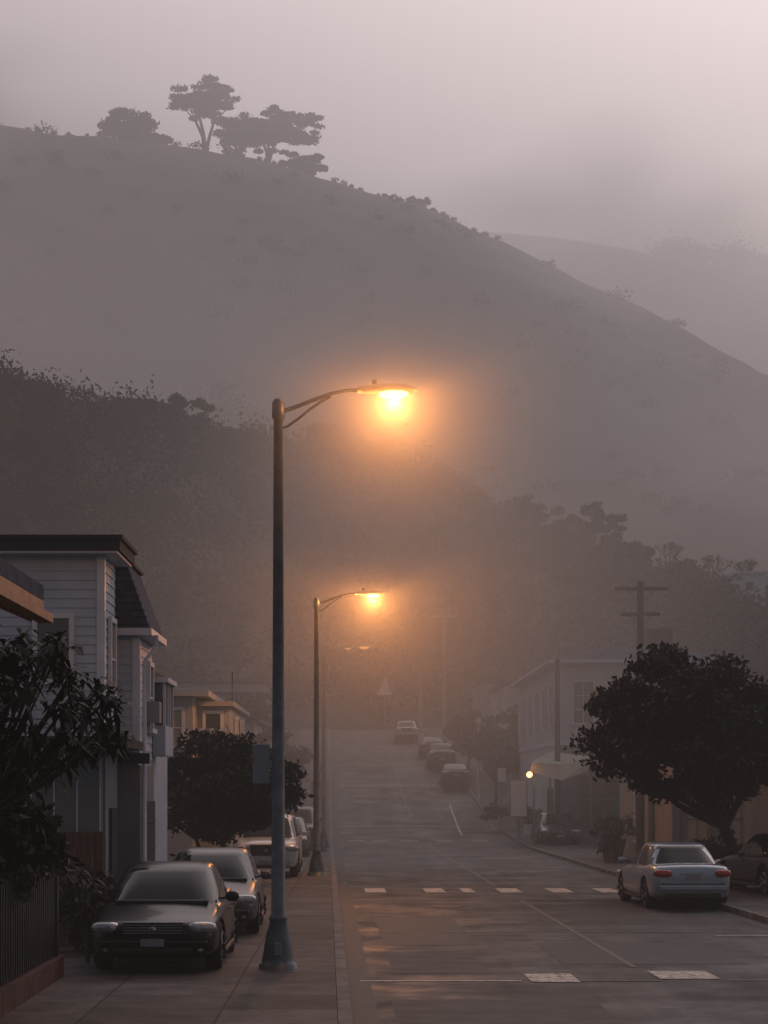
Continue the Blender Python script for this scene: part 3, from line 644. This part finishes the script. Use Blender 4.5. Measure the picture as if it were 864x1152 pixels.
def car(name,x,y,rz,kind,paint,z=None,pitch=0):
    """front of the vehicle faces local -Y; x,y is the centre"""
    g=empty(name,(x,y,(P(y) if z is None else z)),rz); g.rotation_euler=(pitch,0,rz); pm=M[paint]
    if kind=='sedan':
        st=[(-2.34,.60,.34,.60),(-2.30,.72,.26,.66),(-2.15,.83,.2,.72),(-1.75,.885,.18,.80),(-1.2,.90,.18,.87),(-.8,.905,.18,.91),(0,.91,.18,.93),(.9,.91,.18,.95),(1.45,.90,.18,.985),(1.85,.885,.2,.995),(2.15,.85,.24,.97),(2.28,.78,.3,.90),(2.32,.66,.36,.82)]
        gh=[(.86,.845,-1.12,1.78),(.93,.82,-1.02,1.68),(1.12,.755,-.70,1.36),(1.3,.675,-.36,1.08),(1.36,.64,-.24,.98),(1.41,.57,-.06,.80),(1.435,.42,.12,.6),(1.44,.2,.25,.45)]
        wy=(-1.42,1.38); wr=.325; nb=4
    else:
        st=[(-2.36,.62,.40,.80),(-2.32,.76,.30,.90),(-2.2,.86,.26,.98),(-1.8,.92,.24,1.04),(-1.2,.94,.24,1.09),(-.8,.945,.24,1.12),(0,.95,.24,1.14),(1.0,.95,.24,1.16),(1.8,.94,.24,1.17),(2.15,.92,.26,1.17),(2.3,.86,.32,1.14),(2.34,.78,.38,1.08)]
        gh=[(1.06,.89,-1.15,2.27),(1.14,.87,-1.02,2.24),(1.35,.82,-.78,2.16),(1.58,.76,-.5,2.05),(1.66,.73,-.38,1.98),(1.72,.67,-.2,1.88),(1.755,.5,0,1.7),(1.76,.25,.3,1.3)]
        wy=(-1.45,1.45); wr=.37; nb=4
    V=[];F=[]
    half=lambda w,zb,zd:[(0,zb),(.6*w,zb),(.93*w,zb+.03),(w,zb+.16),(w,zb+(zd-zb)*.55),(w*.985,zb+(zd-zb)*.78),(w*.93,zd-.035),(w*.80,zd),(w*.4,zd+.022),(0,zd+.028)]
    for (yy,w,zb,zd) in st:
        h=half(w,zb,zd); ring=h+[(-a,b) for a,b in reversed(h[1:-1])]
        V+=[(a,yy,b) for a,b in ring]
    n=18
    for i in range(len(st)-1):
        for k in range(n): F.append((i*n+k,(i+1)*n+k,(i+1)*n+(k+1)%n,i*n+(k+1)%n))
    F.append(tuple(range(n))); F.append(tuple((len(st)-1)*n+k for k in reversed(range(n))))
    body=mesh('body',V,F,pm,None,True); ss=body.modifiers.new('s','SUBSURF'); ss.levels=2; ss.render_levels=2
    geos=[]
    for yy in wy:
        for sx in (-1,1): geos.append(tube_geo([(sx*.62,yy,wr+.015),(sx*1.2,yy,wr+.015)],[wr+.055]*2,32))
    Vc,Fc=merge(geos); cu=mesh('cut',Vc,Fc,M['plastic'])
    for ob_ in (cu,body):
        bmm=bmesh.new(); bmm.from_mesh(ob_.data); bmesh.ops.recalc_face_normals(bmm,faces=bmm.faces); bmm.to_mesh(ob_.data); bmm.free()
    bo=body.modifiers.new('b','BOOLEAN'); bo.operation='DIFFERENCE'; bo.object=cu; bo.solver='EXACT'
    try:
        dg=bpy.context.evaluated_depsgraph_get(); me=bpy.data.meshes.new_from_object(body.evaluated_get(dg))
        body.modifiers.clear(); body.data=me
    except Exception as ex: print('bool fail',ex); body.modifiers.remove(bo)
    bpy.data.objects.remove(cu); body.parent=g
    V=[];F=[];mi=[];n=96
    for z_,a,y0,y1 in gh: V+=se_ring(a,y0,y1,z_,n)
    for i in range(len(gh)-1):
        z_,a,y0,y1=gh[i]; yc=(y0+y1)/2;b=(y1-y0)/2
        for k in range(n):
            F.append((i*n+k,i*n+(k+1)%n,(i+1)*n+(k+1)%n,(i+1)*n+k))
            p=V[i*n+k]; q=V[i*n+(k+1)%n]; mx_=(abs(p[0])+abs(q[0]))/2/a; my=((p[1]+q[1])/2-yc)/b
            glass = i<nb
            if glass and mx_>.80 and abs(my)>.84: glass=False
            ymid=(p[1]+q[1])/2
            if glass and mx_>.95:
                if abs(ymid-.22)<.05: glass=False
                if kind=='suv' and abs(ymid-1.15)<.05: glass=False
                if i==0: glass=False
            mi.append(1 if glass else 0)
    F.append(tuple((len(gh)-1)*n+k for k in range(n))); mi.append(0)
    mesh('cabin',V,F,[pm,M['carglass']],g,True,mi=mi)
    for yy in wy:
        for sx in (-1,1):
            V_,F_=tube_geo([(sx*.66,yy,wr),(sx*.68,yy,wr),(sx*.86,yy,wr),(sx*.885,yy,wr)],[wr-.03,wr,wr,wr-.03],28); mesh('tyre',V_,F_,M['tyre'],g,True)
            V_,F_=tube_geo([(sx*.887,yy,wr),(sx*.893,yy,wr)],[wr*.66,wr*.62],24); mesh('rim',V_,F_,M['rim'],g)
            for k in range(5):
                a=k*2*math.pi/5; c=Vector((sx*.896,yy,wr))
                a2=a+math.pi/5; d2=Vector((0,math.cos(a2),math.sin(a2)))
                V_,F_=tube_geo([c+d2*.09,c+d2*wr*.55],[.03,.05],6); mesh('rim_gap',V_,F_,M['tyre'],g)
    f=st[0][0]; r=st[-1][0]; sed=kind=='sedan'; hz=.63 if sed else .82
    wf=.84 if sed else .9
    for sx in (-1,1):
        blob('headlight',(sx*(wf-.19),f+.17,hz),(.21,.15,.085 if sed else .10),M['headlight'],g,(0,0,sx*.45),.75)
        blob('fog_light',(sx*(wf-.22),f+.085,.34),(.07,.05,.045),M['headlight'],g)
        blob('door_mirror',(sx*(wf+.14),-.72 if sed else -.75,.98 if sed else 1.22),(.10,.06,.075),pm,g,(0,0,0),.8)
        tube('mirror_arm',[(sx*(wf-.06),-.7,.94 if sed else 1.17),(sx*(wf+.1),-.72,.97 if sed else 1.2)],.02,M['plastic'],g,6)
        for yy in ((-.1,.95)): loc_box('door_handle',sx*.895,sx*.935,yy,yy+.16,.76 if sed else .92,.785 if sed else .945,pm,g)
        loc_box('sill_trim',sx*.86,sx*.915,-1.0,.95,.185 if sed else .245,.25 if sed else .32,M['plastic'],g)
    zc=.93 if sed else 1.13
    loc_box('cowl',-.66,.66,-1.13,-.98,zc-.04,zc+.012,M['plastic'],g,.01)
    gz0,gz1=(.53,.70) if sed else (.62,.92)
    loc_box('grille',-.42,.42,f-.012,f+.1,gz0,gz1,M['plastic'],g,.03)
    for i in range(4):
        z_=gz0+.03+i*(gz1-gz0-.05)/3.3; loc_box('grille_slat',-.4,.4,f-.024,f-.008,z_,z_+.010,M['chrome'],g,.003)
    loc_box('grille_surround',-.45,.45,f-.022,f+.06,gz1,gz1+.018,M['chrome'],g,.006)
    blob('grille_mark',(0,f-.03,(gz0+gz1)/2),(.055,.014,.04),M['chrome'],g)
    loc_box('lower_intake',-.55,.55,f-.006,f+.1,.27,.37,M['plastic'],g,.03)
    loc_box('front_bumper_lip',-.74,.74,f-.03,f+.16,.40,.475 if sed else .56,pm,g,.035)
    loc_box('front_plate',-.16,.16,f-.045,f-.032,.385,.49,M['plate'],g,.003)
    rz_=.80 if sed else 1.0
    for sx in (-1,1):
        blob('tail_light',(sx*(wf-.19),r-.075,rz_),(.20,.12,.085 if sed else .16),M['tail'],g,(0,0,-sx*.4),.7)
    loc_box('rear_bumper',-.74,.74,r-.14,r+.035,.42,.56,pm,g,.04)
    loc_box('bumper_shadow_gap',-.70,.70,r-.1,r+.012,.565,.58,M['plastic'],g,.003)
    loc_box('rear_diffuser',-.6,.6,r-.12,r+.01,.27,.38,M['plastic'],g,.02)
    loc_box('rear_plate',-.16,.16,r+.006,r+.018,.66,.77,M['plate'],g,.003)
    loc_box('boot_trim',-.3,.3,r-.005,r+.014,.79,.81,M['chrome'],g,.004)
    return g
zk=.125
car('parked_car',-2.72,28.9,.0,'sedan','p_black',zk)
car('parked_car',-2.55,35.6,.02,'sedan','p_tan',zk)
car('parked_suv',-2.45,57.0,.0,'suv','p_white',zk)
car('parked_car',-2.5,73,.0,'sedan','p_grey',zk)
car('parked_suv',-2.3,80,.0,'suv','p_black',zk)
car('parked_car',7.25,44.6,math.pi+.05,'sedan','p_silver')
car('parked_car',10.35,47.6,math.pi+.15,'sedan','p_black',zk)
car('parked_car',8.95,86.5,0,'sedan','p_grey',zk)
car('parked_car',6.3,121,0,'sedan','p_grey',pitch=-.10)
car('parked_suv',5.9,131,0,'suv','p_grey',pitch=-.10)
car('parked_car',5.6,140,0,'sedan','p_black',pitch=-.10)
car('parked_suv',4.2,154,0,'suv','p_silver',pitch=-.08)

# ------------------------------------------------------------------ fog
def vol(name, build, step=1.0):
    m,nt,out=newmat(name); build(nt,out)
    try: m.cycles.volume_step_rate=step
    except Exception: pass
    return m
def homog(sa,L):
    def b(nt,out):
        N=nt.nodes.new; K=nt.links.new
        a=N('ShaderNodeVolumeAbsorption'); a.inputs['Color'].default_value=(0,0,0,1); a.inputs['Density'].default_value=sa
        e=N('ShaderNodeEmission'); e.inputs[0].default_value=tuple(L)+(1,); e.inputs[1].default_value=sa  # fog's own emission stands in for ambient light scattered in it
        s1=N('ShaderNodeAddShader'); K(a.outputs[0],s1.inputs[0]); K(e.outputs[0],s1.inputs[1])
        K(s1.outputs[0],out.inputs['Volume'])
    return b
box('street_fog',-250,250,-60,262,-4,90,vol('street_fog',homog(.0017,(.170,.134,.126))))
def bank(nt,out):
    N=nt.nodes.new; K=nt.links.new
    g=N('ShaderNodeNewGeometry'); sp=N('ShaderNodeSeparateXYZ'); K(g.outputs['Position'],sp.inputs[0])
    xs=N('ShaderNodeMath'); xs.operation='MULTIPLY_ADD'; xs.inputs[1].default_value=.33; K(sp.outputs['X'],xs.inputs[0]); K(sp.outputs['Z'],xs.inputs[2])
    rp=N('ShaderNodeMapRange'); rp.inputs['From Min'].default_value=20; rp.inputs['From Max'].default_value=290; rp.inputs['To Min'].default_value=0; rp.inputs['To Max'].default_value=1; K(xs.outputs[0],rp.inputs['Value'])
    cr=N('ShaderNodeValToRGB'); cr.color_ramp.elements[0].color=(.19,.158,.157,1); cr.color_ramp.elements[1].color=(1.75,1.50,1.50,1); K(rp.outputs[0],cr.inputs[0])  # emission painted brighter upward and towards the sun, replacing scattered skylight
    for p_,c_ in ((.28,(.21,.18,.188,1)),(.50,(.34,.296,.315,1)),(.68,(1.22,1.04,1.07,1))):
        x=cr.color_ramp.elements.new(p_); x.color=c_
    e=N('ShaderNodeEmission'); K(cr.outputs[0],e.inputs[0]); e.inputs[1].default_value=.0034
    a=N('ShaderNodeVolumeAbsorption'); a.inputs['Color'].default_value=(0,0,0,1); a.inputs['Density'].default_value=.0034
    s1=N('ShaderNodeAddShader'); K(a.outputs[0],s1.inputs[0]); K(e.outputs[0],s1.inputs[1]); K(s1.outputs[0],out.inputs['Volume'])
box('fog_bank',-600,600,263,1300,-5,420,vol('fog_bank',bank,1.4))
def puff(c,r,dens,L):
    """drifting fog patch: soft-edged ellipsoid, self-emitting in place of scattered skylight"""
    def b(nt,out):
        N=nt.nodes.new; K=nt.links.new
        tc=N('ShaderNodeTexCoord'); ln=N('ShaderNodeVectorMath'); ln.operation='LENGTH'
        n=N('ShaderNodeTexNoise'); n.inputs['Scale'].default_value=1.8; n.inputs['Detail'].default_value=1; K(tc.outputs['Object'],n.inputs['Vector'])
        K(tc.outputs['Object'],ln.inputs[0])
        ad=N('ShaderNodeMath'); ad.operation='MULTIPLY_ADD'; ad.inputs[1].default_value=.8; K(n.outputs[0],ad.inputs[0]); K(ln.outputs['Value'],ad.inputs[2])
        mr=N('ShaderNodeMapRange'); mr.interpolation_type='SMOOTHSTEP'; mr.inputs['From Min'].default_value=.45; mr.inputs['From Max'].default_value=1.2; mr.inputs['To Min'].default_value=dens; mr.inputs['To Max'].default_value=0
        K(ad.outputs[0],mr.inputs['Value'])
        e=N('ShaderNodeEmission'); e.inputs[0].default_value=tuple(L)+(1,); K(mr.outputs[0],e.inputs[1])
        a=N('ShaderNodeVolumeAbsorption'); a.inputs['Color'].default_value=(0,0,0,1); K(mr.outputs[0],a.inputs['Density'])
        s1=N('ShaderNodeAddShader'); K(a.outputs[0],s1.inputs[0]); K(e.outputs[0],s1.inputs[1]); K(s1.outputs[0],out.inputs['Volume'])
    m=vol('drifting_fog',b,1.5)
    bm=bmesh.new(); bmesh.ops.create_icosphere(bm,subdivisions=4,radius=1); me=bpy.data.meshes.new('drifting_fog'); bm.to_mesh(me); bm.free(); me.materials.append(m)
    ob=bpy.data.objects.new('drifting_fog',me); ob.location=c; ob.scale=r; link(ob)
puff((72,520,148),(72,60,40),.020,(.56,.485,.49))
puff((-135,520,180),(80,70,50),.020,(.36,.315,.33))
puff((-45,330,84),(120,45,40),.020,(.235,.20,.207))
puff((80,335,70),(90,50,46),.020,(.30,.255,.258))
def halo(c,Rm,dens,pw=1,sc=(1,1,1)):
    def b(nt,out):
        N=nt.nodes.new; K=nt.links.new
        tc=N('ShaderNodeTexCoord'); ln=N('ShaderNodeVectorMath'); ln.operation='LENGTH'; K(tc.outputs['Object'],ln.inputs[0])
        mr=N('ShaderNodeMapRange'); mr.interpolation_type='SMOOTHSTEP'; mr.inputs['From Min'].default_value=0; mr.inputs['From Max'].default_value=Rm*.98; mr.inputs['To Min'].default_value=1; mr.inputs['To Max'].default_value=0
        K(ln.outputs['Value'],mr.inputs['Value'])
        po=N('ShaderNodeMath'); po.operation='POWER'; po.inputs[1].default_value=pw; K(mr.outputs[0],po.inputs[0])
        mu=N('ShaderNodeMath'); mu.operation='MULTIPLY'; mu.inputs[1].default_value=dens; K(po.outputs[0],mu.inputs[0])
        s=N('ShaderNodeVolumeScatter'); K(mu.outputs[0],s.inputs['Density']); s.inputs['Anisotropy'].default_value=.1; s.inputs['Color'].default_value=(1,1,1,1)
        K(s.outputs[0],out.inputs['Volume'])
    m=vol('lamp_halo_mist',b,1.)  # dense scattering ball added only to form the glow around a lamp
    bm=bmesh.new(); bmesh.ops.create_icosphere(bm,subdivisions=4,radius=Rm); me=bpy.data.meshes.new('lamp_halo_mist'); bm.to_mesh(me); bm.free(); me.materials.append(m)
    ob=bpy.data.objects.new('lamp_halo_mist',me); ob.location=c; ob.scale=sc; link(ob)
halo(LAMPS[0][1]+Vector((.1,0,-.35)),4.2,.24,2.1); halo(LAMPS[1][1]+Vector((2.0,5,1.5)),16,.06,1.5)

# ------------------------------------------------------------------ sky, sun, camera
w=bpy.data.worlds.new('World'); scene.world=w; w.use_nodes=True; nt=w.node_tree; nt.nodes.clear(); N=nt.nodes.new; K=nt.links.new
sd=Vector((.42,1,.33)).normalized(); el=math.asin(sd.z); az=math.atan2(sd.x,sd.y)
sky=N('ShaderNodeTexSky'); sky.sky_type='NISHITA'; sky.sun_disc=False; sky.sun_elevation=el; sky.sun_rotation=az; sky.dust_density=5
tc=N('ShaderNodeTexCoord'); dp=N('ShaderNodeVectorMath'); dp.operation='DOT_PRODUCT'; dp.inputs[1].default_value=tuple(sd); K(tc.outputs['Generated'],dp.inputs[0])
mp=N('ShaderNodeMapping'); mp.inputs['Scale'].default_value=(2.5,2.5,6); K(tc.outputs['Generated'],mp.inputs[0])
ns=N('ShaderNodeTexNoise'); ns.inputs['Scale'].default_value=1.6; ns.inputs['Detail'].default_value=4; K(mp.outputs[0],ns.inputs['Vector'])
nm=N('ShaderNodeMath'); nm.operation='MULTIPLY_ADD'; nm.inputs[1].default_value=.14; K(ns.outputs[0],nm.inputs[0]); K(dp.outputs['Value'],nm.inputs[2])
cr=N('ShaderNodeValToRGB'); K(nm.outputs[0],cr.inputs[0]); e=cr.color_ramp.elements
e[0].position=0; e[0].color=(.105,.102,.118,1); e[1].position=1.0; e[1].color=(1.4,1.18,1.16,1)
x=e.new(.7); x.color=(.18,.163,.182,1); x=e.new(.93); x.color=(.85,.72,.75,1)
mx=N('ShaderNodeMix'); mx.data_type='RGBA'; mx.inputs['Factor'].default_value=.03; K(cr.outputs[0],mx.inputs['A']); K(sky.outputs[0],mx.inputs['B'])
bg=N('ShaderNodeBackground'); bg.inputs[1].default_value=1; K(mx.outputs['Result'],bg.inputs[0])
wo=N('ShaderNodeOutputWorld'); K(bg.outputs[0],wo.inputs[0])
sl=bpy.data.lights.new('sun','SUN'); sl.energy=.5; sl.angle=rad(18); sl.color=(1,.78,.68); so=bpy.data.objects.new('sun',sl); so.rotation_euler=sd.to_track_quat('Z','Y').to_euler(); link(so)

cam=bpy.data.cameras.new('camera'); co=bpy.data.objects.new('camera',cam); link(co); co.location=(0,0,2.68); co.rotation_euler=(rad(90),0,0)
cam.sensor_fit='VERTICAL'; cam.sensor_height=36; cam.lens=2200/1152*36; cam.shift_y=(885-576)/1152; cam.shift_x=(432-397)/1152
cam.clip_end=6000; cam.clip_start=.1; scene.camera=co
scene.view_settings.view_transform='Standard'; scene.view_settings.look='None'; scene.view_settings.exposure=0
